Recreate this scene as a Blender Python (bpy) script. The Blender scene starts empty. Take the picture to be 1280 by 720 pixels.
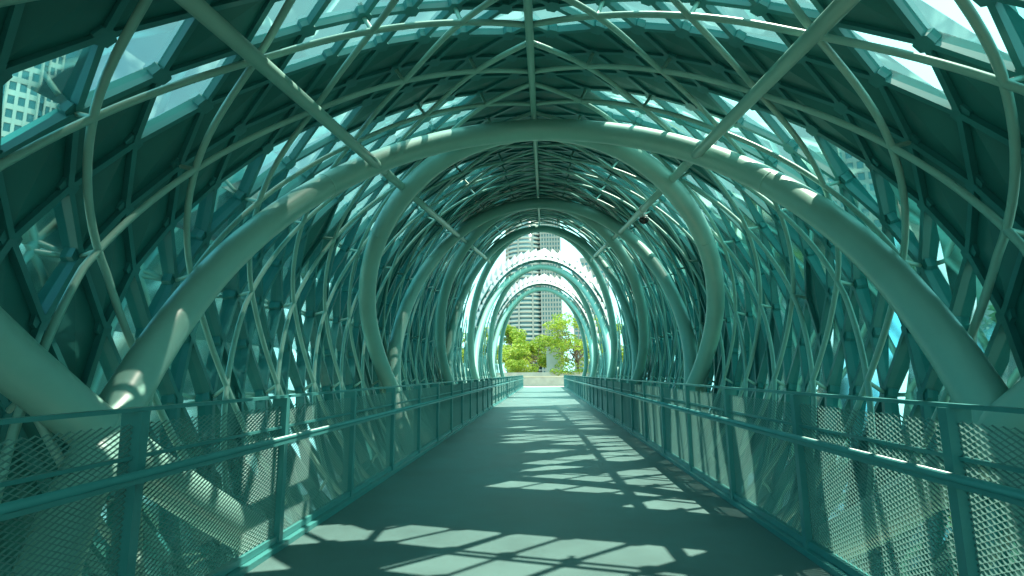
import bpy, math, random
from mathutils import Vector, Matrix
random.seed(7)
C = bpy.context.scene.collection
R = math.radians

# ------------------------------------------------------------------ materials
def mat(name, col, rough=.5, metal=0.0, spec=.5, var=0.0, scale=3.0, bump=0.0, bscale=40.0, streak=None):
    m = bpy.data.materials.new(name); m.use_nodes = True
    nt = m.node_tree; b = nt.nodes['Principled BSDF']
    b.inputs['Base Color'].default_value = (*col, 1)
    b.inputs['Roughness'].default_value = rough
    b.inputs['Metallic'].default_value = metal
    b.inputs['Specular IOR Level'].default_value = spec
    if var or bump:
        tc = nt.nodes.new('ShaderNodeNewGeometry')
        mp = nt.nodes.new('ShaderNodeMapping')
        if streak: mp.inputs['Scale'].default_value = streak
        nt.links.new(tc.outputs['Position'], mp.inputs['Vector'])
        if var:
            n = nt.nodes.new('ShaderNodeTexNoise'); n.inputs['Scale'].default_value = scale
            n.inputs['Detail'].default_value = 6; n.inputs['Roughness'].default_value = .6
            nt.links.new(mp.outputs[0], n.inputs['Vector'])
            r = nt.nodes.new('ShaderNodeValToRGB')
            r.color_ramp.elements[0].position = .3; r.color_ramp.elements[1].position = .7
            r.color_ramp.elements[0].color = (*[c*(1-var) for c in col], 1)
            r.color_ramp.elements[1].color = (*[min(1, c*(1+var)) for c in col], 1)
            nt.links.new(n.outputs['Fac'], r.inputs['Fac'])
            nt.links.new(r.outputs[0], b.inputs['Base Color'])
            rr = nt.nodes.new('ShaderNodeMapRange')
            rr.inputs[3].default_value = max(.05, rough-.12); rr.inputs[4].default_value = min(1, rough+.12)
            nt.links.new(n.outputs['Fac'], rr.inputs[0]); nt.links.new(rr.outputs[0], b.inputs['Roughness'])
        if bump:
            n2 = nt.nodes.new('ShaderNodeTexNoise'); n2.inputs['Scale'].default_value = bscale
            nt.links.new(tc.outputs['Position'], n2.inputs['Vector'])
            bp = nt.nodes.new('ShaderNodeBump'); bp.inputs['Strength'].default_value = bump
            bp.inputs['Distance'].default_value = .01
            nt.links.new(n2.outputs['Fac'], bp.inputs['Height']); nt.links.new(bp.outputs[0], b.inputs['Normal'])
    return m

def glass_mat(name, tint, refl, rough=.06):
    m = bpy.data.materials.new(name); m.use_nodes = True
    nt = m.node_tree; nt.nodes.clear()
    o = nt.nodes.new('ShaderNodeOutputMaterial'); mx = nt.nodes.new('ShaderNodeMixShader')
    t = nt.nodes.new('ShaderNodeBsdfTransparent'); t.inputs[0].default_value = (*tint, 1)
    g = nt.nodes.new('ShaderNodeBsdfGlossy'); g.inputs['Color'].default_value = (.8, .95, .95, 1)
    g.inputs['Roughness'].default_value = rough
    fr = nt.nodes.new('ShaderNodeFresnel'); fr.inputs['IOR'].default_value = 1.45
    ml = nt.nodes.new('ShaderNodeMath'); ml.operation = 'MULTIPLY'; ml.inputs[1].default_value = refl
    ml.use_clamp = True
    nt.links.new(fr.outputs[0], ml.inputs[0]); nt.links.new(ml.outputs[0], mx.inputs[0])
    nt.links.new(t.outputs[0], mx.inputs[1]); nt.links.new(g.outputs[0], mx.inputs[2])
    nt.links.new(mx.outputs[0], o.inputs[0])
    return m

def facade_mat(name, wall, glass, fh, bw, fx=.6, fz=.5, axis='XY'):
    """wall with window openings in a regular grid, from object coordinates"""
    m = bpy.data.materials.new(name); m.use_nodes = True
    nt = m.node_tree; b = nt.nodes['Principled BSDF']
    g = nt.nodes.new('ShaderNodeNewGeometry'); s = nt.nodes.new('ShaderNodeSeparateXYZ')
    nt.links.new(g.outputs['Position'], s.inputs[0])
    def mth(op, a, bb=None):
        n = nt.nodes.new('ShaderNodeMath'); n.operation = op
        for k, v in ((0, a), (1, bb)):
            if v is None: continue
            if isinstance(v, (int, float)): n.inputs[k].default_value = v
            else: nt.links.new(v, n.inputs[k])
        return n.outputs[0]
    h = mth('ADD', s.outputs[0], s.outputs[1]) if axis == 'XY' else s.outputs[0]
    a = mth('LESS_THAN', mth('FRACT', mth('DIVIDE', h, bw)), fx)
    z = mth('LESS_THAN', mth('FRACT', mth('DIVIDE', s.outputs[2], fh)), fz)
    w = mth('MULTIPLY', a, z)
    mx = nt.nodes.new('ShaderNodeMix'); mx.data_type = 'RGBA'
    mx.inputs[6].default_value = (*wall, 1); mx.inputs[7].default_value = (*glass, 1)
    nt.links.new(w, mx.inputs[0]); nt.links.new(mx.outputs[2], b.inputs['Base Color'])
    ro = mth('SUBTRACT', .75, mth('MULTIPLY', w, .6)); nt.links.new(ro, b.inputs['Roughness'])
    return m

PAINT = (.235, .46, .395)
M = {}
M['tube'] = mat('painted_tube_steel', PAINT, .38, var=.07, scale=1.3)
M['thin'] = mat('painted_lattice_steel', (.245, .465, .40), .40, var=.06, scale=2)
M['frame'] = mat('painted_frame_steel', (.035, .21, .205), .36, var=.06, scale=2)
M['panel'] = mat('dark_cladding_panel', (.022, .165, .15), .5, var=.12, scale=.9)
M['glass'] = glass_mat('clear_roof_glass', (.90, .985, .97), .8)
M['wglass'] = glass_mat('tinted_wall_glass', (.52, .92, .92), 1.2, .08)
M['rail'] = mat('railing_steel', (.06, .27, .26), .33, var=.06, scale=4)
M['mesh'] = mat('expanded_metal', (.12, .27, .245), .4)
M['deck'] = mat('deck_coating', (.082, .168, .16), .55, spec=.35, var=.22, scale=.8, bump=.5, bscale=160)
M['white'] = mat('white_canopy_panel', (.34, .345, .33), .5, var=.05, scale=2)
M['black'] = mat('black_plastic', (.01, .012, .012), .25)
M['lightgrey'] = mat('light_grey_plastic', (.55, .57, .55), .4)
M['conc'] = mat('concrete', (.36, .35, .31), .8, var=.2, scale=.8, bump=.3)
M['earth'] = mat('ground_soil', (.27, .25, .20), .95, var=.3, scale=.12)
M['asphalt'] = mat('asphalt', (.12, .12, .115), .85, var=.2, scale=.6)
M['pave'] = mat('pale_paving', (.52, .45, .35), .85, var=.15, scale=.5)
M['markw'] = mat('white_road_paint', (.75, .75, .72), .7)
M['bark'] = mat('bark', (.12, .09, .06), .9, var=.3, scale=8)
M['bwhite'] = mat('white_render', (.44, .43, .40), .8, var=.08, scale=.2)
M['bgrey'] = mat('grey_render', (.27, .27, .255), .8, var=.1, scale=.2)
M['pane'] = mat('window_pane', (.06, .16, .19), .12)
M['bluepane'] = mat('blue_curtain_wall', (.06, .22, .28), .12, var=.2, scale=.1)

def leaf_mat(name, c1, c2):
    m = bpy.data.materials.new(name); m.use_nodes = True
    nt = m.node_tree; b = nt.nodes['Principled BSDF']; b.inputs['Roughness'].default_value = .6
    g = nt.nodes.new('ShaderNodeNewGeometry'); r = nt.nodes.new('ShaderNodeValToRGB')
    r.color_ramp.elements[0].color = (*c1, 1); r.color_ramp.elements[1].color = (*c2, 1)
    nt.links.new(g.outputs['Random Per Island'], r.inputs[0]); nt.links.new(r.outputs[0], b.inputs['Base Color'])
    t = nt.nodes.new('ShaderNodeBsdfTranslucent'); nt.links.new(r.outputs[0], t.inputs[0])
    mx = nt.nodes.new('ShaderNodeMixShader'); mx.inputs[0].default_value = .3
    o = nt.nodes['Material Output']
    nt.links.new(b.outputs[0], mx.inputs[1]); nt.links.new(t.outputs[0], mx.inputs[2]); nt.links.new(mx.outputs[0], o.inputs[0])
    return m
M['leaf'] = leaf_mat('bright_leaves', (.15, .26, .015), (.34, .44, .04))
M['leaf2'] = leaf_mat('mid_green_leaves', (.05, .13, .015), (.12, .24, .035))
M['leaf3'] = leaf_mat('deep_green_leaves', (.025, .085, .02), (.07, .16, .04))
M['grass'] = leaf_mat('grass_blades', (.06, .13, .02), (.13, .2, .04))

# ------------------------------------------------------------------ mesh building
class MB:
    def __init__(s): s.v = []; s.f = []; s.sm = []
    def poly(s, pts, smooth=False):
        n = len(s.v); s.v += [tuple(p) for p in pts]; s.f.append(tuple(range(n, n+len(pts)))); s.sm.append(smooth)
    def hexa(s, p):      # p: 8 points, bottom ring 0-3, top ring 4-7
        n = len(s.v); s.v += [tuple(q) for q in p]
        for f in ((3,2,1,0),(4,5,6,7),(0,1,5,4),(1,2,6,5),(2,3,7,6),(3,0,4,7)):
            s.f.append(tuple(n+i for i in f)); s.sm.append(False)
    def box(s, a, b):
        x0,y0,z0 = a; x1,y1,z1 = b
        s.hexa([(x0,y0,z0),(x1,y0,z0),(x1,y1,z0),(x0,y1,z0),(x0,y0,z1),(x1,y0,z1),(x1,y1,z1),(x0,y1,z1)])
    def bar(s, a, b, w, h, up, ext=0.0):
        """box member a->b; w across, up = depth direction, spans 0..h along up"""
        a = Vector(a); b = Vector(b); d = (b-a).normalized()
        up = (up - d*up.dot(d)).normalized(); sd = d.cross(up)*(w/2)
        a = a-d*ext; b = b+d*ext
        s.hexa([a-sd, b-sd, b+sd, a+sd, a-sd+up*h, b-sd+up*h, b+sd+up*h, a+sd+up*h])
    def tube(s, pts, r, n=12, cap=True, r1=None):
        pts = [Vector(p) for p in pts]; L = len(pts)
        u = None; base = len(s.v)
        for i, p in enumerate(pts):
            d = (pts[min(i+1, L-1)]-pts[max(i-1, 0)]).normalized()
            if u is None:
                u = d.orthogonal().normalized()
            u = (u-d*u.dot(d)).normalized(); w = d.cross(u)
            rr = r if r1 is None else r+(r1-r)*i/(L-1)
            for k in range(n):
                a = 2*math.pi*k/n
                s.v.append(tuple(p+u*(rr*math.cos(a))+w*(rr*math.sin(a))))
        for i in range(L-1):
            for k in range(n):
                a = base+i*n+k; b = base+i*n+(k+1) % n
                s.f.append((a, b, b+n, a+n)); s.sm.append(True)
        if cap:
            s.f.append(tuple(base+k for k in range(n-1, -1, -1))); s.sm.append(False)
            s.f.append(tuple(base+(L-1)*n+k for k in range(n))); s.sm.append(False)
    def ring(s, c, d, r, n, h):   # flat disc/hexagon prism centred c, axis d, thickness h
        c = Vector(c); d = Vector(d).normalized(); u = d.orthogonal().normalized(); w = d.cross(u)
        b0 = len(s.v)
        for z in (-h/2, h/2):
            for k in range(n):
                a = 2*math.pi*(k+.5)/n
                s.v.append(tuple(c+d*z+u*(r*math.cos(a))+w*(r*math.sin(a))))
        s.f.append(tuple(b0+k for k in range(n-1, -1, -1))); s.f.append(tuple(b0+n+k for k in range(n)))
        s.sm += [False, False]
        for k in range(n):
            s.f.append((b0+k, b0+(k+1) % n, b0+n+(k+1) % n, b0+n+k)); s.sm.append(n > 8)
    def sphere(s, c, r, n=14, half=False):
        c = Vector(c); rows = n//2; b0 = len(s.v)
        for i in range(rows+1):
            th = math.pi*i/rows
            for k in range(n):
                a = 2*math.pi*k/n
                z = math.cos(th)
                if half and z > 0: z = 0
                s.v.append(tuple(c+Vector((r*math.sin(th)*math.cos(a), r*math.sin(th)*math.sin(a), r*z))))
        for i in range(rows):
            for k in range(n):
                a = b0+i*n+k; b = b0+i*n+(k+1) % n
                s.f.append((a, a+n, b+n, b)); s.sm.append(True)
    def add(s, o):
        n = len(s.v); s.v += o.v; s.f += [tuple(i+n for i in f) for f in o.f]; s.sm += o.sm
    def mesh(s, name, m):
        me = bpy.data.meshes.new(name); me.from_pydata(s.v, [], s.f); me.update()
        me.polygons.foreach_set('use_smooth', s.sm)
        me.materials.append(m); return me
    def build(s, name, m, parent=None):
        o = bpy.data.objects.new(name, s.mesh(name, m)); C.objects.link(o)
        if parent is not None:
            o.parent = parent; o.matrix_parent_inverse = Matrix.Translation(-parent.location)
        return o

def tag(o, label=None, cat=None, group=None, kind=None):
    if label: o['label'] = label
    if cat: o['category'] = cat
    if group: o['group'] = group
    if kind: o['kind'] = kind
    return o
def empty(name, loc, label, cat, group=None):
    o = bpy.data.objects.new(name, None); C.objects.link(o); o.location = loc
    return tag(o, label, cat, group)

# ------------------------------------------------------------------ bridge geometry (z measured from the deck)
EYE = 1.6; BB = 4.4
def hr(Y): return 2.89+.17*max(-3.0, min(Y, 27.2))          # apex height above eye level
def WW(Y): return min(4.1, 3.82+.018*max(Y, 0))
def shell(tdeg, Y, off, sg=1):
    t = R(tdeg); h = hr(Y); w = WW(Y); s, c = math.sin(t), math.cos(t)
    a = (h-1.0) if c > 0 else BB
    nx, nz = s/w, c/a; L = math.hypot(nx, nz); nx /= L; nz /= L
    return Vector((sg*(w*s+off*nx), Y, 1+a*c+off*nz+EYE)), Vector((sg*nx, 0, nz))
CT = [0,11,25,43,65.5,86,104,125,150]; CV = [0,.68,1.68,2.68,3.68,4.68,5.68,6.68,7.9]
def itp(x, X, V):
    for i in range(len(X)-1):
        if x <= X[i+1] or i == len(X)-2:
            return V[i]+(V[i+1]-V[i])*(x-X[i])/(X[i+1]-X[i])
# smooth monotone versions
def smooth_tab(X, V):
    n = len(X); d = [(V[i+1]-V[i])/(X[i+1]-X[i]) for i in range(n-1)]
    m = [d[0]]+[(d[i-1]+d[i])/2 for i in range(1, n-1)]+[d[-1]]
    def f(x):
        i = 0
        while i < n-2 and x > X[i+1]: i += 1
        h = X[i+1]-X[i]; u = (x-X[i])/h
        return ((2*u**3-3*u**2+1)*V[i]+(u**3-2*u**2+u)*h*m[i]+(-2*u**3+3*u**2)*V[i+1]+(u**3-u**2)*h*m[i+1])
    return f
tinv = smooth_tab(CV, CT)
TMAX = 142.0
def Hh(t): return .022*t if t < 38 else .022*38+.037*(t-38)-(.015*6*(1-math.exp(-(t-38)/6)))
P_ = 1.42; yH0 = 7.33; yD0 = 6.36
def node(a, b):          # lattice indices (half pitches) -> angle, Y
    yH = yH0+b*P_/2; yD = yD0+a*P_/2
    c = (yH-yD)/P_
    t = tinv(c) if c > 0 else 0.0
    return c, t, yH-Hh(t)
def ridge_y_of(a=None, b=None): return yD0+a*P_/2 if b is None else yH0+b*P_/2

# arch planes: (apex Y, crossing Y at z=-.4 below eye)
ZX = -.5
ARCH = [(-8.8,-13.4),(-8.8,-4.2),(.3,-4.2),(.3,4.5),(9.35,4.5),(9.35,14.1),(18.4,14.1),(18.4,22.8),(27.2,22.8),(27.2,31.7),
        (37.4,31.7),(37.4,43.0),(47.6,43.0),(47.6,52.5)]
def plane_y(ap, cr, z):   # z above eye
    h = hr(ap)
    return ap+(cr-ap)*(h-z)/(h-ZX)
def keep(t, Y, tol=0.0):
    if Y < -4.5 or t > TMAX+1e-6: return False
    p, _ = shell(t, Y, .3); z = p.z-EYE
    if Y <= plane_y(27.2, 31.7, z)+tol: return True
    if z < ZX and Y < 55: return True
    if plane_y(37.4, 31.7, z)-tol <= Y <= plane_y(37.4, 43.0, z)+tol: return True
    if plane_y(47.6, 43.0, z)-tol <= Y <= plane_y(47.6, 52.5, z)+tol: return True
    return False

CAMP = Vector((.11, 0, EYE))
bridge = empty('covered_footbridge', (0, 28, 0), 'teal steel footbridge canopy of crossing tube arches, diamond lattice and glass panels over the walkway', 'bridge')

# arches
for i, (ap, cr) in enumerate(ARCH):
    if ap < 0: 
        if cr < -5: continue
    h = hr(ap); pts = []
    w = None
    for k in range(-32, 33):
        td = k*155/32; 
        # iterate for Y since width depends on Y only slightly
        Y = ap
        for _ in range(3):
            c = math.cos(R(td)); a = (h-1.0) if c > 0 else BB
            z = 1+a*c; Y = plane_y(ap, cr, z)
        pts.append((WW(Y)*math.sin(R(td)), Y, z+EYE))
    mb = MB(); mb.tube(pts, .192, 28)
    # weld collars where the arch segments meet
    for k in (9, 20, 32, 44, 55):
        if k == 32: continue
        a, b = Vector(pts[k]), Vector(pts[k+1]); mb.ring(a.lerp(b, .5), b-a, .1955, 28, .022)
    mb.build('arch_rib', M['tube'], bridge)

# ridge beam: one straight run per section
def ridge(y0, y1, name='ridge_beam'):
    n = max(2, int((y1-y0)/1.5)); pts = []
    for k in range(n+1):
        Y = y0+(y1-y0)*k/n; pts.append(shell(0, Y, .3)[0]+Vector((0, 0, -.02)))
    mb = MB(); mb.tube(pts, .052, 14); mb.build(name, M['thin'], bridge)
ridge(-4.5, 27.4); ridge(37.3, 37.6); ridge(47.5, 47.8)
# braces along the arches at 41.5 degrees each side, one tube per bay
stops = [-4.0, 3.2, 8.75, 10.6, 17.35, 19.9, 26.0, 28.6]
for sg in (-1, 1):
    for k in range(len(stops)-1):
        y0, y1 = stops[k], stops[k+1]
        pts = [shell(41.5, y0+(y1-y0)*j/4, .0, sg)[0] for j in range(5)]
        mb = MB(); mb.tube(pts, .078, 16); mb.build('brace_tube', M['tube'], bridge)

def emit(name, items, material, parent, lim=100):
    """items: (distance, MB). nearest lim become parts, the rest one part of kind stuff"""
    items.sort(key=lambda q: q[0])
    for d, mb in items[:lim]: mb.build(name, material, parent)
    if len(items) > lim:
        rest = MB()
        for d, mb in items[lim:]: rest.add(mb)
        tag(rest.build(name+'s_far', material, parent), kind='stuff')
def score(p): 
    d = (Vector(p)-CAMP); return d.length + (200 if d.y < .5 else 0)

AR = range(-34, 74)
def line_pts(fam, k, sg, off, step, a_off=0.0, b_off=0.0):
    """runs of points along lattice line k of family fam"""
    runs = []; cur = []
    ry = ridge_y_of(a=k+a_off) if fam == 'D' else ridge_y_of(b=k+b_off)
    n = int(7.5*2/step)
    for j in range(n+1):
        c = j*step*.5
        if fam == 'D': a = k+a_off; b = a+ (c*P_*2/P_) - (yH0-yD0)/(P_/2)
        else: b = k+b_off; a = b - c*2 + (yH0-yD0)/(P_/2)
        cc, t, Y = node(a, b)
        if cc < -1e-6: continue
        if keep(t, Y, .25):
            cur.append((shell(t, Y, off, sg), t, Y))
        else:
            if len(cur) > 1: runs.append(cur)
            cur = []
    if len(cur) > 1: runs.append(cur)
    return runs

# inner lattice tubes
items = []
for sg in (-1, 1):
    for fam in 'DH':
        for k in range(-34, 80, 2):
            for run in line_pts(fam, k, sg, .3, .25):
                pts = [q[0][0] for q in run]
                mb = MB(); mb.tube(pts, .036, 8)
                mid = min((score(p) for p in pts))
                items.append((mid, mb))
emit('lattice_tube', items, M['thin'], bridge)

# outer frame
AO, BO = .1, .2
NODES = {}
def onode(ka, kb):
    return node(ka+AO, kb+BO)
FR0, FR1, GL = .575, .67, .645
fr = []
dd = (yH0-yD0)/(P_/2)
for sg in (-1, 1):
    for fam in 'DH':
        for k in range(-36, 82):
            mb = MB(); best = 1e9
            prev = None
            js = range(k-40, k+60) if fam == 'D' else range(k+60, k-60, -1)
            for j in js:
                a, b = (k, j) if fam == 'D' else (j, k)
                c, t, Y = onode(a, b)
                if c < -.5+1e-6: prev = None; continue
                if c > 7.6: prev = None if fam == 'D' and False else prev
                if c < 0:
                    # start at ridge
                    Yr = (yD0+(a+AO)*P_/2) if fam == 'D' else (yH0+(b+BO)*P_/2)
                    c, t, Y = 0, 0, Yr
                if not keep(t, Y, .2): prev = None; continue
                p, n = shell(t, Y, FR0 if t < 58 else .55, sg)
                if prev is not None:
                    pm = (p+prev[0])/2
                    if (p-prev[0]).length > .05 and (p-prev[0]).length < 2.5:
                        mb.bar(prev[0], p, .055, FR1-FR0 if t < 58 else .16, (n+prev[1]).normalized(), .0)
                        best = min(best, score(pm))
                prev = (p, n)
            if mb.f: fr.append((best, mb))
emit('frame_rib', fr, M['frame'], bridge)

# gussets, studs
gus = []; stud = []
for sg in (-1, 1):
    for a in range(-36, 82):
        for b in range(-36, 82):
            c, t, Y = onode(a, b)
            if c < .05 or c > 7.4 or not keep(t, Y, .2): continue
            p, n = shell(t, Y, FR0-.006, sg)
            mb = MB(); mb.ring(p+n*.05, n, .10, 6, .105)
            gus.append((score(p), mb))
            if a % 2 == 0 and b % 2 == 0:
                c2, t2, Y2 = node(a, b)
                q, n2 = shell(t2, Y2, .3, sg)
                mb = MB(); mb.tube([q, p], .026, 8, False); stud.append((score(p), mb))
emit('gusset_plate', gus, M['frame'], bridge)
emit('connector_stud', stud, M['thin'], bridge)

# panels
def is_glass(a, b, t, Y, sg, rnd):
    if a <= -1 and b <= 1 and b >= -4:
        if b == -2: return a not in (-6,) and a > -8
        if b == -3: return a <= -3 and a != -7 and a > -10
        if b in (-1, 0): return a == -9 and b == -1
    m = b % 13
    am = (-a-1+13*40) % 13    # mirrored family
    if b < -3:
        if sg > 0: return b == -4 and -12 < a < -6 or (t > 60 and rnd < .35)
        return t > 62 and rnd < .4
    if t < 9: return False
    if Y > 30 and t < 62: return False
    if t < 44:
        if t < 14: return False
        z = shell(t, Y, 0)[0].z-EYE
        if any(abs(plane_y(ap, cr, z)-Y) < .75 for ap, cr in ARCH[4:]) and t < 36 and b > 5: return False
        if m in (2, 3, 10, 11): return True
        return b > 3 and rnd < (.38 if sg > 0 else .2)
    if m in (12, 0) : return False
    if b > 4 and (a % 13) in (5, 6) and t > 60: return rnd < .4
    if rnd > .90 and b > 3: return False
    return True
roof = []; gl = []; wg = []
for sg in (-1, 1):
    for a in range(-36, 82):
        for b in range(-36, 82):
            cs = [onode(a, b), onode(a+1, b), onode(a+1, b+1), onode(a, b+1)]
            if max(c[0] for c in cs) <= .02 or max(c[0] for c in cs) > 7.6: continue
            poly = []
            # clip at the ridge in lattice space
            idx = [(a, b), (a+1, b), (a+1, b+1), (a, b+1)]
            for i in range(4):
                p0, p1 = idx[i], idx[(i+1) % 4]; c0 = cs[i][0]; c1 = cs[(i+1) % 4][0]
                if c0 >= 0: poly.append(p0)
                if (c0 < 0) != (c1 < 0):
                    f = c0/(c0-c1); poly.append((p0[0]+(p1[0]-p0[0])*f, p0[1]+(p1[1]-p0[1])*f))
            if len(poly) < 3: continue
            nd = [onode(*q) for q in poly]
            tc = sum(q[1] for q in nd)/len(nd); Yc = sum(q[2] for q in nd)/len(nd)
            if not keep(tc, Yc, .1): continue
            rnd = random.random()
            g = is_glass(a, b, tc, Yc, sg, rnd)
            P0 = [shell(q[1], q[2], GL, sg) for q in nd]
            mb = MB()
            cen = sum((p for p, n in P0), Vector())/len(P0)
            if g:
                pts = [p for p, n in P0]
                nn = sum((n for p, n in P0), Vector()).normalized()
                if (pts[1]-pts[0]).cross(pts[2]-pts[0]).dot(nn) < 0: pts.reverse()
                # slight individual tilt, as on the real scale-like glazing
                k0 = random.uniform(-.02, .02)
                pts = [p+nn*(k0 if i % 2 else -k0) for i, p in enumerate(pts)]
                if len(pts) == 4: mb.poly(pts[:3]); mb.poly([pts[0], pts[2], pts[3]])
                else: mb.poly(pts)
                (gl if tc < 66 else wg).append((score(cen), mb))
            else:
                lo = [p-n*.02 for p, n in P0]; hi = [p+n*.03 for p, n in P0]
                k = len(lo); base = len(mb.v)
                mb.v += [tuple(p) for p in lo+hi]
                mb.f.append(tuple(range(k-1, -1, -1))); mb.f.append(tuple(range(k, 2*k)))
                for i in range(k): mb.f.append((i, (i+1) % k, k+(i+1) % k, k+i))
                mb.sm += [False]*(k+2)
                roof.append((score(cen), mb))
emit('cladding_panel', roof, M['panel'], bridge)
emit('roof_glass_pane', gl, M['glass'], bridge)
emit('wall_glass_pane', wg, M['wglass'], bridge)

# small white light fittings outside some of the glazed nodes
lf = []
for sg in (-1, 1):
    for a in range(-14, 14):
        for b in range(-4, 14):
            if (a+b) % 2: continue
            c, t, Y = onode(a, b)
            if c < .9 or c > 6 or Y < 2: continue
            p, n = shell(t, Y, .74, sg)
            mb = MB(); mb.bar(p+Vector((0, .07, 0)), p+Vector((0, .17, .0)), .05, .10, n)
            lf.append((score(p), mb))
emit('light_fitting', lf, M['lightgrey'], bridge, 60)

# canopy fringes of white overlapping panels beyond the last full bay
for ap, cr in ((37.4, 31.7), (47.6, 43.0)):
    h = hr(ap); n = 30
    for k in range(-n//2, n//2):
        for row in range(2):
            mb = MB()
            t0 = (k+.5*row)*4.9; t1 = t0+4.7
            def pt(td, off, dy):
                s, c = math.sin(R(td)), math.cos(R(td)); a = (h-1) if c > 0 else BB
                nx, nz = s/4.1, c/a; L = math.hypot(nx, nz)
                z = 1+a*c; Y = plane_y(ap, cr, z)+dy
                fade = max(.3, math.cos(R(td)*.7))
                return Vector((4.1*s+off*fade*nx/L, Y, z+off*fade*nz/L+EYE))
            sgn = 1 if k >= 0 else -1
            o0, o1 = (.42+.45*row, 1.05+.45*row)
            q = [pt(t0, o0, -.6+.75*row), pt(t1, o0, -.6+.75*row), pt(t1, o1+(-.16 if sgn > 0 else .1), .65+.4*row), pt(t0, o1+(.1 if sgn > 0 else -.16), .55+.4*row)]
            up = Vector((0, .03, .03))
            mb.hexa(q+[p+up for p in q]); mb.build('canopy_panel', M['white'], bridge)
    # dark gutter arc over the arch
    pts = []
    for k in range(-18, 19):
        td = k*4.6; s, c = math.sin(R(td)), math.cos(R(td)); a = (h-1) if c > 0 else BB
        nx, nz = s/4.1, c/a; L = math.hypot(nx, nz); z = 1+a*c
        pts.append((4.1*s+.45*nx/L, plane_y(ap, cr, z)+.1, z+.45*nz/L+EYE))
    mb = MB(); mb.tube(pts, .09, 10); mb.build('edge_tube', M['frame'], bridge)

# ------------------------------------------------------------------ deck
HW = 2.36; Y0D, Y1D = -6.0, 65.0
mb = MB(); mb.box((-HW, Y0D, -.35), (HW, Y1D, 0)); tag(mb.build('bridge_deck', M['deck']), kind='structure')
mb = MB()
for s in (-1, 1):
    x0, x1 = sorted((s*(HW+.002), s*(HW+.16)))
    mb.box((x0, Y0D, -.45), (x1, Y1D, .05))
for k in range(24):
    y = -5+k*3.0
    mb.box((-3.2, y, -.62), (3.2, y+.22, -.36))
tag(mb.build('deck_edge', M['rail']), kind='structure')

# ------------------------------------------------------------------ railings
PS = 1.9; PY0 = 3.3
npost = 36
def mesh_panel():
    mb = MB(); cw, ch = .068, .034; L = PS-.06; H = 1.22
    nx = int(L/cw); nz = int(H/ch)
    for i in range(nx):
        for j in range(nz):
            y0 = i*cw; z0 = j*ch
            for (a, b) in (((y0, z0+ch/2), (y0+cw/2, z0)), ((y0+cw/2, z0), (y0+cw, z0+ch/2)), ((y0, z0+ch/2), (y0+cw/2, z0+ch)), ((y0+cw/2, z0+ch), (y0+cw, z0+ch/2))):
                w = .0036
                n = len(mb.v)
                mb.v += [(-.004, a[0], a[1]-w), (-.004, b[0], b[1]-w), (.004, b[0], b[1]+w), (.004, a[0], a[1]+w)]
                mb.f.append((n, n+1, n+2, n+3)); mb.sm.append(False)
    return mb.mesh('mesh_panel', M['mesh'])
pmesh = mesh_panel()
for s, lab in ((-1, 'teal steel railing with wire mesh along the left edge of the walkway'),
               (1, 'teal steel railing with wire mesh along the right edge, beside the crisscross floor shadows')):
    rl = empty('mesh_railing', (s*2.44, 29, 0), lab, 'railing', 'railings along the walkway')
    X = s*2.45
    for k in range(-3, npost-3):
        y = PY0+k*PS
        if y > Y1D-.3: break
        mb = MB()
        mb.bar((X-s*.045, y, -.30), (X+s*.0, y, 1.40), .014, .11, Vector((s, 0, 0)))
        mb.box((X-.05, y-.035, -.3), (X+.05, y+.035, 1.385))
        mb.bar((X-s*.03, y, .97), (X-s*.15, y, .985), .02, .04, Vector((0, 0, 1)))
        mb.build('post', M['rail'], rl)
        if y+PS < Y1D:
            o = bpy.data.objects.new('mesh_panel', pmesh); C.objects.link(o); o.parent = rl; o.scale.x = s
            o.location = (X+s*.005-rl.location.x, y+.03-29, .12)
    mb = MB(); mb.box((X-.03, Y0D, 1.385), (X+.03, Y1D, 1.41)); mb.build('top_rail', M['rail'], rl)
    mb = MB(); mb.tube([(X-s*.17, Y0D, 1.03), (X-s*.17, Y1D, 1.03)], .026, 14); mb.box((X-s*.17-.022, Y0D, .985), (X-s*.17+.022, Y1D, 1.01)); mb.build('handrail', M['rail'], rl)
    mb = MB(); mb.box((X-.016, Y0D, 1.095), (X+.016, Y1D, 1.118)); mb.build('mid_rail', M['rail'], rl)
    mb = MB(); mb.box((X-.03, Y0D, .055), (X+.03, Y1D, .115)); mb.build('bottom_rail', M['rail'], rl)

# ------------------------------------------------------------------ security camera under the right-hand brace
pb, _ = shell(41.5, 13.2, 0, 1)
sc = empty('security_camera', pb-Vector((0, 0, .1)), 'small black dome security camera hanging under the right diagonal brace tube', 'camera')
mb = MB(); mb.ring(pb, Vector((0, 1, .15)), .105, 18, .05); mb.tube([pb-Vector((0, 0, .08)), pb-Vector((0, 0, .20))], .03, 10); mb.build('bracket', M['lightgrey'], sc)
mb = MB(); mb.ring(pb-Vector((0, 0, .21)), (0, 0, 1), .10, 20, .05); mb.build('housing', M['lightgrey'], sc)
mb = MB(); mb.sphere(pb-Vector((0, 0, .26)), .135, 18, True); mb.build('dome', M['black'], sc)

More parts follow.
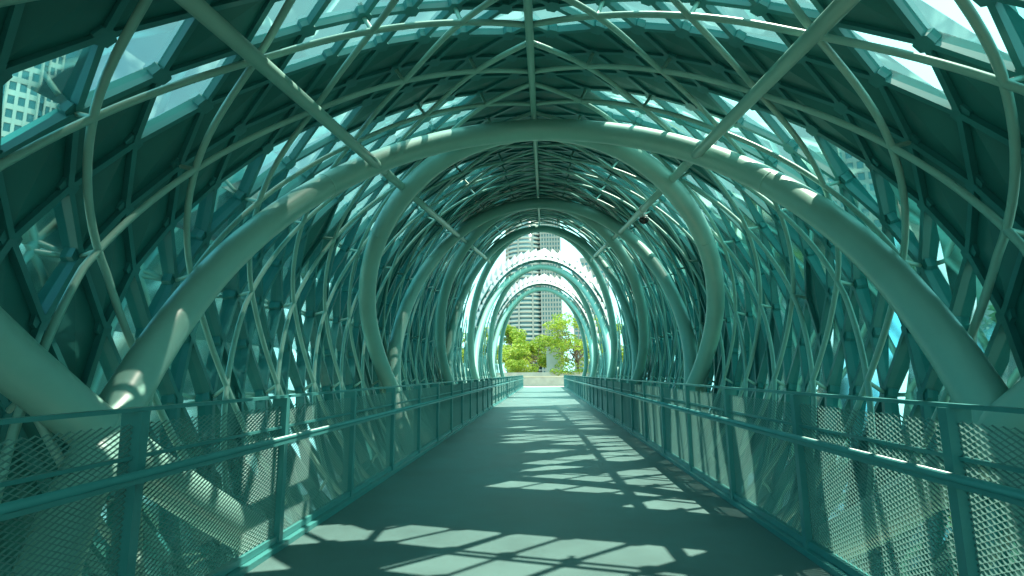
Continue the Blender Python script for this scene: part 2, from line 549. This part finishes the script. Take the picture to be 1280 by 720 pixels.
# ------------------------------------------------------------------ ground
GZ = -8.5
mb = MB(); mb.poly([(-1500, -1500, GZ), (1500, -1500, GZ), (1500, 1500, GZ), (-1500, 1500, GZ)]); tag(mb.build('ground', M['earth']), kind='structure')
mb = MB(); mb.poly([(-200, 14, GZ+.012), (200, 14, GZ+.012), (200, 27, GZ+.012), (-200, 27, GZ+.012)]); tag(mb.build('road', M['asphalt']), kind='structure')
mb = MB()
for x in range(-180, 180, 6):
    for y in (18.3, 22.7): mb.poly([(x, y, GZ+.02), (x+3, y, GZ+.02), (x+3, y+.15, GZ+.02), (x, y+.15, GZ+.02)])
for k in range(9): mb.poly([(-24-k*1.0, 15, GZ+.02), (-23.5-k*1.0, 15, GZ+.02), (-23.5-k*1.0, 26, GZ+.02), (-24-k*1.0, 26, GZ+.02)])
tag(mb.build('road_marking', M['markw']), kind='structure')
mb = MB()
for (y0, y1) in ((8, 13.7), (27.3, 33)): mb.box((-200, y0, GZ-.1), (200, y1, GZ+.14))
mb.box((-11, -12, GZ-.1), (11, 7.99, GZ+.10))
tag(mb.build('pavement', M['pave']), kind='structure')
# far bank at deck level
mb = MB(); mb.hexa([(-90, 65.02, GZ), (90, 65.02, GZ), (90, 640, GZ), (-90, 640, GZ), (-90, 65.02, -.02), (90, 65.02, -.02), (90, 640, -.02), (-90, 640, -.02)])
tag(mb.build('far_bank', M['pave']), kind='structure')

# grass/undergrowth on both sides
def leaves(mb, c, rad, n, size, flat=.6):
    for _ in range(n):
        while True:
            d = Vector((random.uniform(-1, 1), random.uniform(-1, 1), random.uniform(-1, 1)))
            if d.length < 1: break
        d = d.normalized()*(d.length**.45)
        p = Vector(c)+Vector((d.x*rad[0], d.y*rad[1], d.z*rad[2]))
        u = Vector((random.gauss(0, 1), random.gauss(0, 1), random.gauss(0, .5))).normalized()
        w = u.cross(Vector((random.gauss(0, 1), random.gauss(0, 1), random.gauss(0, 1)))).normalized()
        s = size*random.uniform(.6, 1.3)
        mb.poly([p-u*s, p+w*s*.45, p+u*s, p-w*s*.45])
mb = MB()
for _ in range(1500):
    s = random.choice((-1, 1)); x = s*random.uniform(12, 60); y = random.uniform(33.5, 64)
    leaves(mb, (x, y, GZ+.3), (.9, .9, .35), 9, .3)
tag(mb.build('undergrowth', M['leaf3']), 'low green undergrowth covering the slope beside the bridge', 'undergrowth', kind='stuff')

def make_tree(h, cr, seed, lm, nl=5000, ls=.22, clumps=26, trunk=.25, open_=0.0, base=.38):
    random.seed(seed)
    tk = MB(); cw = MB()
    tr = [(0, 0, 0), (random.uniform(-.2, .2), random.uniform(-.2, .2), h*.25), (random.uniform(-.4, .4), random.uniform(-.4, .4), h*.5)]
    tk.tube(tr, trunk, 10, True, trunk*.6)
    top = Vector(tr[-1])
    for i in range(clumps):
        a = random.uniform(0, 2*math.pi); q = random.random()
        zz = base+ (1-base)*random.random()
        rr = cr*math.sqrt(max(.05, 1-((zz-.62)/.45)**2))*random.uniform(.45, 1.0)
        c = Vector((rr*math.cos(a), rr*math.sin(a), h*zz*random.uniform(.93, 1.0)))
        s0 = Vector(tr[1]).lerp(top, random.random())
        mid = s0.lerp(c, .5)+Vector((0, 0, -.06*h+random.uniform(-.2, .3)))
        tk.tube([s0, mid, c], trunk*.33, 6, False, trunk*.06)
        for j in range(2):
            e = c+Vector((random.gauss(0, .5), random.gauss(0, .5), random.gauss(0, .3)))*cr*.3
            tk.tube([mid.lerp(c, .5), e], trunk*.12, 5, False, trunk*.03)
        r = cr*random.uniform(.22, .40)
        leaves(cw, c, (r, r, r*(.45 if open_ else .62)), nl//clumps, ls)
    random.seed(seed+99)
    return tk.mesh('trunk', M['bark']), cw.mesh('crown', lm)
TR = {
 'round': make_tree(9, 4.2, 11, M['leaf'], 9000, .20),
 'round2': make_tree(8, 4.4, 12, M['leaf'], 9000, .20, 30),
 'open': make_tree(10.5, 4.6, 13, M['leaf'], 6000, .17, 34, .22, 1, .25),
 'side': make_tree(11, 4.5, 14, M['leaf2'], 8000, .24),
 'side2': make_tree(13, 4.0, 15, M['leaf3'], 8000, .24, 34),
 'young': make_tree(5, 2.2, 16, M['leaf'], 3500, .13, 20, .1)}
def tree(kind, loc, rz, sc_, label, name='broadleaf_tree', group=None):
    t = empty(name, loc, label, 'tree', group); t.rotation_euler.z = rz; t.scale = (sc_,)*3
    for me, nm in zip(TR[kind], ('trunk', 'crown')):
        o = bpy.data.objects.new(nm, me); C.objects.link(o); o.parent = t
    return t
def at(px, Y):   # X for an image column at distance Y near the horizon
    return .11+(px-680)/666*Y*.987
tree('round', (at(640, 92), 92, 0), .3, 1.08, 'rounded yellow green tree at the left of the far tunnel opening', group='trees at the far end')
tree('round2', (at(672, 84), 84, 0), 1.7, 1.02, 'full bright green tree in the middle of the far opening, below the curved tower', group='trees at the far end')
tree('round2', (at(650, 78), 78, 0), 4.1, .5, 'low spreading green tree just behind the parapet, left of centre', group='trees at the far end')
tree('open', (at(722, 78), 78, 0), 2.2, 1.05, 'airy tree with visible dark branches at the right of the far opening', group='trees at the far end')
tree('round', (at(760, 98), 98, 0), 2.9, 1.1, 'bright tree half hidden behind the right arches at the far end', group='trees at the far end')
tree('round', (at(598, 98), 98, 0), 5.0, 1.1, 'bright tree half hidden behind the left arches at the far end', group='trees at the far end')
sidep = [('side2', -15, 19, 1.0, 'dark green tree beyond the left wall, nearest to the big left arch foot'),
 ('side', -13, 32, 1.0, 'mid green tree beyond the left wall, left of the first V of arches'),
 ('side2', -19, 44, 1.05, 'tall dark tree far along outside the left wall'),
 ('side', -27, 29, 1.0, 'bushy tree in front of the low white building on the left'),
 ('side', 14, 17, .95, 'leafy tree beyond the right wall beside the near right arch'),
 ('side2', 12.2, 13.2, .82, 'dense dark tree close outside the right wall, just past the near arch foot'),
 ('side2', 12.5, 27, 1.0, 'dark tree beyond the right wall, behind the lattice of the second bay'),
 ('side', 15, 39, 1.1, 'tree outside the right wall near the far bays'),
 ('side2', 22, 23, 1.05, 'tree in front of the balconied apartment block on the right'),
 ('side', 30, 34, 1.1, 'spreading tree at the foot of the pale right tower'),
 ('young', 8.2, 14.3, 1.62, 'young yellow green tree seen low through the right mesh railing'),
 ('young', 9.0, 20.5, 1.5, 'small bright tree below the right railing by the second post'),
 ('young', -9.2, 15.5, 1.15, 'small bright tree seen low through the left mesh railing')]
for i, (k, x, y, s, lab) in enumerate(sidep):
    tree(k, (x, y, GZ), i*1.3, s, lab, group='trees beside the bridge')

# parapet and planter at the far end
pw = empty('parapet_wall', (at(676, 70), 70, 0), 'low pale concrete wall closing the view at the end of the walkway', 'wall')
mb = MB(); mb.box((at(645, 70), 69.8, -.02), (at(712, 70), 70.1, 1.12)); mb.build('wall_body', M['conc'], pw)
mb = MB(); mb.box((at(645, 70)-.05, 69.74, 1.122), (at(712, 70)+.05, 70.16, 1.25)); mb.build('coping', M['pave'], pw)
pl = empty('planter', (at(690, 74), 74, 0), 'long concrete planter with trailing plants behind the low end wall', 'planter')
mb = MB(); mb.box((at(618, 74), 73.6, -.02), (at(750, 74), 74.6, 1.75)); mb.build('planter_wall', M['conc'], pl)
random.seed(3); mb = MB()
for k in range(26): leaves(mb, (at(690+k*1.8, 74), 73.9+random.uniform(-.4, .3), 1.75+random.uniform(-.35, .25)), (.5, .4, .3), 60, .12)
mb.build('trailing_plant', M['leaf'], pl)
gw = empty('gate_pillar', (at(692, 80), 80, 0), 'pale plastered wall block standing between the end trees', 'wall')
mb = MB(); mb.box((at(683, 80), 79.7, -.02), (at(701, 80), 80.5, 5.3)); mb.build('wall_body', M['bwhite'], gw)
mb = MB(); mb.box((at(683, 80)-.1, 79.6, 5.302), (at(701, 80)+.1, 80.6, 5.5)); mb.build('coping', M['conc'], gw)

# ------------------------------------------------------------------ buildings
def slab_tower(name, c, w, d, h, rz, label, wallm, floors, bays, balc=False, base=GZ, glassm='pane', rec=.25):
    """box tower with real floor slabs, piers and recessed glazing"""
    b = empty(name, (c[0], c[1], base), label, 'building'); b.rotation_euler.z = rz
    def put(mb, nm, m):
        o = bpy.data.objects.new(nm, mb.mesh(nm, m)); C.objects.link(o); o.parent = b; return o
    mb = MB(); mb.box((-w/2+rec, -d/2+rec, 0), (w/2-rec, d/2-rec, h-.5)); put(mb, 'glazing', M[glassm])
    fh = h/floors; sl = MB()
    for k in range(floors+1):
        z = k*fh; sl.box((-w/2, -d/2, z-fh*.19), (w/2, d/2, z+fh*.19))
    put(sl, 'floor_band', M[wallm])
    pr = MB(); bw = w/bays
    for k in range(bays+1):
        x = -w/2+k*bw
        for yy in (-d/2, d/2): pr.box((x-bw*.17, yy-.04, 0), (x+bw*.17, yy+.04, h))
    nb = max(2, int(d/bw)); bd = d/nb
    for k in range(nb+1):
        y = -d/2+k*bd
        for xx in (-w/2, w/2): pr.box((xx-.045, y-bd*.17, 0), (xx+.045, y+bd*.17, h))
    put(pr, 'pier', M[wallm])
    if balc:
        bl = MB()
        for k in range(1, floors):
            for q in range(0, bays, 2):
                x = -w/2+(q+.5)*bw; bl.box((x-bw*.45, -d/2-1.4, k*fh-.15), (x+bw*.45, -d/2-.05, k*fh+1.0))
        put(bl, 'balcony', M['bwhite'])
    rf = MB(); rf.box((-w*.3, -d*.3, h+fh*.19+.01), (w*.3, d*.3, h+fh*.8+1.5)); put(rf, 'roof_house', M['bgrey'])
    return b
def cyl_tower(c, h, r, label):
    b = empty('round_balcony_tower', (c[0], c[1], -.02), label, 'building')
    def put(mb, nm, m):
        o = bpy.data.objects.new(nm, mb.mesh(nm, m)); C.objects.link(o); o.parent = b
    g = MB(); g.tube([(0, 0, 0), (0, 0, h-1)], r-1.4, 48); put(g, 'glazing', M['pane'])
    s = MB(); fl = int(h/3.3)
    for k in range(fl+1):
        s.ring((0, 0, k*3.3), (0, 0, 1), r, 48, .35)
        s.ring((0, 0, k*3.3+.75), (0, 0, 1), r-.15, 48, 1.1)
    put(s, 'balcony', M['bwhite'])
    f = MB()
    for k in range(9):
        a = 2*math.pi*k/9+.2; f.box(((r-.5)*math.cos(a)-.6, (r-.5)*math.sin(a)-.6, 0), ((r-.5)*math.cos(a)+.6, (r-.5)*math.sin(a)+.6, h+2))
    put(f, 'fin', M['bgrey'])
    x0 = r*.72; x1 = r*1.75
    w = MB(); w.box((x0+.4, -r*.8, 0), (x1-.4, r*.6, h+3)); put(w, 'wing_core', M['pane'])
    w = MB()
    for k in range(fl+1): w.box((x0, -r*.8-.6, k*3.3), (x1, r*.6+.4, k*3.3+1.3))
    for k in range(8):
        x = x0+.6+k*(x1-x0-1.6)/7; w.box((x, -r*.8-.9, 0), (x+.9, -r*.8-.55, h+1))
    put(w, 'wing_wall', M['bgrey'])
cyl_tower((-13, 405), 120, 15.5, 'tall round apartment tower ringed with pale balconies behind the end trees')
slab_tower('apartment_tower', (37, 405), 26, 22, 84, R(-6), 'grey slab tower seen beside the round tower at the right of the far opening', 'bgrey', 26, 9, base=0)
def facing(azd, dist): return (math.sin(R(azd))*dist, math.cos(R(azd))*dist)
slab_tower('office_tower', facing(-46.9, 180), 15, 12, 118, R(47), 'tall blue glass tower seen through the upper left roof panes', 'bluepane', 34, 5, glassm='bluepane')
slab_tower('office_tower', facing(-47.9, 168), 5.6, 5, 108, R(47), 'pale slab with square windows rising before the blue tower, upper left', 'bwhite', 31, 3)
slab_tower('office_tower', facing(-46.1, 168), 2.4, 4, 104, R(47), 'narrow pale stair tower with small windows before the blue tower, upper left', 'bwhite', 30, 2)
slab_tower('office_tower', (-153, 200), 12, 12, 50, R(35), 'distant blue glass block on the left behind the big arch foot', 'bluepane', 14, 4, glassm='bluepane')
slab_tower('low_building', (-57, 68), 22, 14, 17.5, R(25), 'low white building with flat roof on the left beyond the trees', 'bwhite', 4, 8)
slab_tower('low_building', (-34, 60), 16, 12, 11, R(0), 'small grey building glimpsed through the left lattice above the road', 'bgrey', 3, 6)
slab_tower('apartment_tower', (92, 128), 11, 12, 50, R(-35), 'pale high-rise seen through the glazing above the right arch foot', 'bwhite', 15, 4)
slab_tower('apartment_block', (62, 72), 20, 14, 21, R(-38), 'white framed balcony apartment block behind trees on the right', 'bwhite', 6, 7, True)
slab_tower('apartment_tower', (86, 150), 14, 14, 70, R(-25), 'faint distant tower seen high through the right roof glass', 'bgrey', 21, 6)
slab_tower('low_building', (40, 58), 18, 14, 14, R(-5), 'plain low grey building behind the right lattice wall', 'bgrey', 4, 6)

# ------------------------------------------------------------------ light
sd = Vector((.28, .10, 1)).normalized()
elev = math.asin(sd.z); az = math.atan2(sd.x, sd.y)
sun = bpy.data.lights.new('sun', 'SUN'); sun.energy = 5.0; sun.angle = R(.55); sun.color = (1, .84, .70)
so = bpy.data.objects.new('sun', sun); C.objects.link(so); so.rotation_euler = (-sd).to_track_quat('-Z', 'Y').to_euler()
w = bpy.data.worlds.new('World'); bpy.context.scene.world = w; w.use_nodes = True
nt = w.node_tree; bg = nt.nodes['Background']
sky = nt.nodes.new('ShaderNodeTexSky'); sky.sky_type = 'NISHITA'; sky.sun_disc = False
sky.sun_elevation = elev; sky.sun_rotation = az; sky.dust_density = 2.0; sky.air_density = 1.0; sky.ozone_density = 1.5
tc = nt.nodes.new('ShaderNodeTexCoord'); mp = nt.nodes.new('ShaderNodeMapping'); mp.inputs['Scale'].default_value = (1, 1, 2.4)
nz = nt.nodes.new('ShaderNodeTexNoise'); nz.inputs['Scale'].default_value = 1.7; nz.inputs['Detail'].default_value = 7
rp = nt.nodes.new('ShaderNodeValToRGB'); rp.color_ramp.elements[0].position = .36; rp.color_ramp.elements[1].position = .62
nt.links.new(tc.outputs['Generated'], mp.inputs[0]); nt.links.new(mp.outputs[0], nz.inputs['Vector']); nt.links.new(nz.outputs['Fac'], rp.inputs[0])
# overcast veil thicker towards +X, thin teal blue towards -X
sx = nt.nodes.new('ShaderNodeSeparateXYZ'); nt.links.new(tc.outputs['Generated'], sx.inputs[0])
mr = nt.nodes.new('ShaderNodeMapRange'); mr.inputs[1].default_value = -.85; mr.inputs[2].default_value = .1
nt.links.new(sx.outputs[0], mr.inputs[0])
ad = nt.nodes.new('ShaderNodeMath'); ad.operation = 'MULTIPLY_ADD'; ad.inputs[1].default_value = .55; ad.use_clamp = True
ml2 = nt.nodes.new('ShaderNodeMath'); ml2.operation = 'MULTIPLY'; ml2.inputs[1].default_value = .95
nt.links.new(rp.outputs[0], ad.inputs[0]); nt.links.new(mr.outputs[0], ml2.inputs[0]); nt.links.new(ml2.outputs[0], ad.inputs[2])
tint = nt.nodes.new('ShaderNodeMix'); tint.data_type = 'RGBA'; tint.blend_type = 'MULTIPLY'; tint.inputs[0].default_value = 1
tint.inputs[7].default_value = (.8, 2.7, 2.7, 1)
nt.links.new(sky.outputs[0], tint.inputs[6])
mx = nt.nodes.new('ShaderNodeMix'); mx.data_type = 'RGBA'; mx.inputs[7].default_value = (5.9, 13.5, 13.0, 1)
nt.links.new(ad.outputs[0], mx.inputs[0]); nt.links.new(tint.outputs[2], mx.inputs[6])
nt.links.new(mx.outputs[2], bg.inputs[0]); bg.inputs[1].default_value = .078

# ------------------------------------------------------------------ camera
F = 666.0; yaw = math.atan(39/F); pitch = R(9.13); roll = R(.5)
cd = bpy.data.cameras.new('camera'); cam = bpy.data.objects.new('camera', cd); C.objects.link(cam)
cd.sensor_width = 36; cd.lens = F/1280*36; cd.clip_end = 4000; cd.clip_start = .05
Rm = Matrix.Rotation(yaw, 4, 'Z') @ Matrix.Rotation(math.pi/2+pitch, 4, 'X') @ Matrix.Rotation(-roll, 4, 'Z')
cam.matrix_world = Matrix.Translation(CAMP) @ Rm
S = bpy.context.scene; S.camera = cam
S.view_settings.view_transform = 'Standard'; S.view_settings.look = 'None'; S.view_settings.gamma = 1
S.view_settings.exposure = 1.27
S.render.engine = 'CYCLES'
S.cycles.max_bounces = 12; S.cycles.transparent_max_bounces = 24; S.cycles.diffuse_bounces = 6
